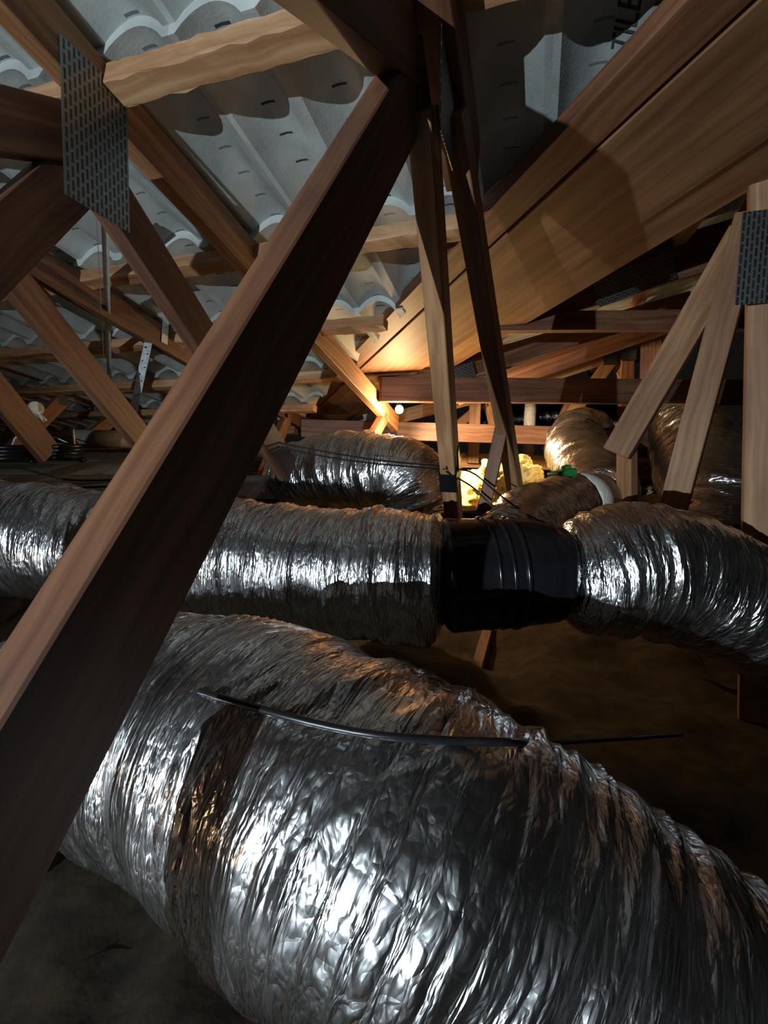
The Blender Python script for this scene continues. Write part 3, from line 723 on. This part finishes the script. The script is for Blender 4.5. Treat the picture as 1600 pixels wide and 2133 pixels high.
# ------------------------------------------------------------------ straps hanging at the left
sa_ = Pv(332, 690, 2) - E * 0.02
st = thing('perforated_strap', sa_, 'perforated galvanised strap hanging from a truss chord on the left', 'strap')
def strap(name, parent, pts_, w, n, mat='galvanised', holes=False):
    v, f = [], []
    P_ = [Vector(p) for p in pts_]
    T, _ = frames_along(P_)
    for p, t in zip(P_, T):
        s = t.cross(n).normalized()
        v += [p - s*w/2 - n*0.0006, p + s*w/2 - n*0.0006, p + s*w/2 + n*0.0006, p - s*w/2 + n*0.0006]
    for i in range(len(P_)-1):
        for k in range(4): f.append((i*4+k, i*4+(k+1) % 4, i*4+4+(k+1) % 4, i*4+4+k))
    f += [(3, 2, 1, 0), tuple(range(len(P_)*4-4, len(P_)*4))]
    return link_mesh(name, pydata(name, v, f), mat, parent)
fcam = Vector((0.25, -1, 0.05)).normalized()
strap('wrap', st, [Pv(337, 655, 2) - E*0.021, Pv(333, 716, 2) - E*0.021], 0.030, -E)
da, db = Pv(317, 712, 2) - E*0.004 - D*.02, Pv(297, 893, 2) + E*0.03 - D * .03
mid_ = (da + db)/2
sp_ = strap('strip', st, [da, da.lerp(db, .4), da.lerp(db, .62) + Vector((.003, -.004, 0)), db], 0.026, fcam)
# punched holes, dark through the metal
for i in range(12):
    p = da.lerp(db, 0.08 + i*0.077) + fcam*0.0042 + Vector((0.006 if i % 2 else -0.006, 0, 0))
    bm = bmesh.new(); bmesh.ops.create_circle(bm, cap_ends=True, segments=10, radius=0.0024 if i % 4 else 0.0036); me = bpy.data.meshes.new('hole'); bm.to_mesh(me); bm.free()
    link_mesh('hole', me, 'groove', sp_, Matrix.Translation(p) @ fcam.to_track_quat('Z', 'Y').to_matrix().to_4x4())
ab = thing('angle_bar', Pd(226, 785, 2.1), 'galvanised steel brace bar running under the tiles past the left truss chords', 'bar')
Aa, Ab = Pd(218, 440, 1.12), Pd(228, 790, 2.12)
strap('flange', ab, [Aa, Ab], 0.024, Vector((0.3, -1, 0)).normalized())
strap('flange', ab, [Aa + Vector((-.013, -.012, 0)), Ab + Vector((-.013, -.012, 0))], 0.024, Vector((-1, -.3, 0)).normalized())

# ------------------------------------------------------------------ boards and clutter at the left
def slab(px0, px1, d0, y0, d1, y1, th, label):
    # a grey sheet from its front edge (depth d0, seen at row y0) up to its back edge (d1, y1)
    f0, b0_ = Pd(800, y0, d0), Pd(800, y1, d1)
    x0 = Pd(px0, 1000, (d0+d1)/2).x; x1 = Pd(px1, 1000, (d0+d1)/2).x
    c = (f0 + b0_) / 2; tilt = math.atan2(b0_.z - f0.z, b0_.y - f0.y)
    M = Matrix.Translation(((x0+x1)/2, c.y, c.z)) @ Matrix.Rotation(radians(3), 4, 'Z') @ Matrix.Rotation(tilt, 4, 'X') @ Matrix.Translation((0, 0, -th/2))
    o = link_mesh('grey_board', rounded_box('grey_board', x1-x0, (b0_-f0).length, th, min(.012, th*.4)), 'grey_board', None, M, True); tag(o, label, 'board', 'grey boards'); return o
slab(-400, 535, 1.47, 1036, 1.84, 990, .04, 'wide grey board lying lowest behind the crossing foil duct')
slab(-400, 300, 1.90, 992, 2.22, 962, .035, 'middle grey board under the coiled hose')
slab(-400, 300, 2.28, 964, 2.66, 942, .035, 'rearmost grey board beneath the grey tube')
def coil(C, R_, r, turns, label):
    P_ = []
    for i in range(turns*40+1):
        a = 2*pi*i/40; k = i/40
        P_.append(C + Vector(((R_+.006*sin(k*5))*cos(a), (R_+.006*cos(k*3))*sin(a), r + k*r*1.5)))
    o = link_mesh('coiled_hose', tube_mesh('coiled_hose', P_, r, 10), 'black_rubber', None, None, True); tag(o, label, 'hose', 'coils of black hose'); return o
coil(Pd(22, 966, 2.02), .085, .010, 4, 'left coil of shiny black hose on the grey board')
coil(Pd(134, 963, 2.10), .072, .010, 4, 'right coil of shiny black hose on the grey board')
# grey tube with white rim
TA, TB = Pd(155, 914, 2.2), Pd(300, 915, 2.35)
gt = thing('cardboard_tube', (TA+TB)/2, 'grey tube with a white rim lying on the left boards', 'tube')
link_mesh('tube_wall', ringwall(TA, TB, .042, .036), 'grey_tube', gt, None, True)
dT = (TB-TA).normalized(); link_mesh('rim', ringwall(TA - dT*.006, TA + dT*.003, .044, .034), 'white_plastic', gt, None, True)
# white round device on the dark web
jb = thing('junction_box', Pd(74, 853, 2.1), 'small round white junction box on a left truss web', 'junction box')
axj = Vector((0.55, -0.5, 0.35)).normalized()
jc = Pd(74, 853, 2.1)
link_mesh('body', tube_mesh('body', [jc - axj*.02, jc + axj*.016], .030, 28), 'white_plastic', jb)
link_mesh('cap', tube_mesh('cap', [jc + axj*.016, jc + axj*.024], .025, 28), 'white_plastic', jb)
link_mesh('gland', tube_mesh('gland', [jc - Vector((.03, 0, -.004)), jc - Vector((.055, 0, -.01))], .009, 14), 'white_plastic', jb, None, True)
link_mesh('gland', tube_mesh('gland', [jc + Vector((.018, 0, -.026)), jc + Vector((.04, 0, -.05))], .009, 14), 'white_plastic', jb, None, True)
cable('white_cable', PP((24, 935, 2.0), (32, 912, 2.0), (52, 900, 2.0), (75, 905, 2.0), (85, 918, 2.0)), .004, 'white_plastic', 'white cable arching beside the coiled hose', 'cable', 'white cables')
cable('white_cable', PP((64, 922, 2.05), (85, 913, 2.05), (112, 911, 2.05), (140, 922, 2.05)), .0025, 'white_plastic', 'thin white cable loop in front of the grey tube', 'cable', 'white cables')
cable('black_cable', PP((-30, 975, 1.6), (40, 975, 1.55), (90, 988, 1.5), (150, 1000, 1.48), (260, 999, 1.5)), .0035, 'black_rubber', 'black cable trailing from the coil toward the near web', 'cable', 'black cables on the boards')
cable('black_cable', PP((-30, 1000, 1.45), (60, 1010, 1.43), (150, 1015, 1.42), (240, 1013, 1.42)), .0035, 'black_rubber', 'black cable lying along the front of the lowest grey board', 'cable', 'black cables on the boards')
cable('black_cable', PP((120, 950, 1.9), (200, 950, 1.9), (300, 953, 1.9)), .0035, 'black_rubber', 'black cable on the middle board in front of the grey tube', 'cable', 'black cables on the boards')
def bag():
    n = 28; v, f = [], []
    A = Pd(40, 936, 2.2); X = Pd(135, 936, 2.2) - A; Y = Vector((.02, .14, .0))
    for i in range(n):
        for j_ in range(n):
            a, b2 = i/(n-1), j_/(n-1)
            h = .04*sin(pi*a)**.6*sin(pi*b2)**.5*(1.1-a*.7)
            h += .012*(random.random()-.5) if 0 < i < n-1 and 0 < j_ < n-1 else 0
            v.append(A + X*a + Y*b2 + Vector((0, 0, h)))
    for i in range(n-1):
        for j_ in range(n-1): f.append((i*n+j_, (i+1)*n+j_, (i+1)*n+j_+1, i*n+j_+1))
    return pydata('plastic_bag', v, f)
o = link_mesh('plastic_bag', bag(), 'clear_plastic', None, None, False); tag(o, 'crumpled clear plastic bag beside the coiled hose', 'bag')
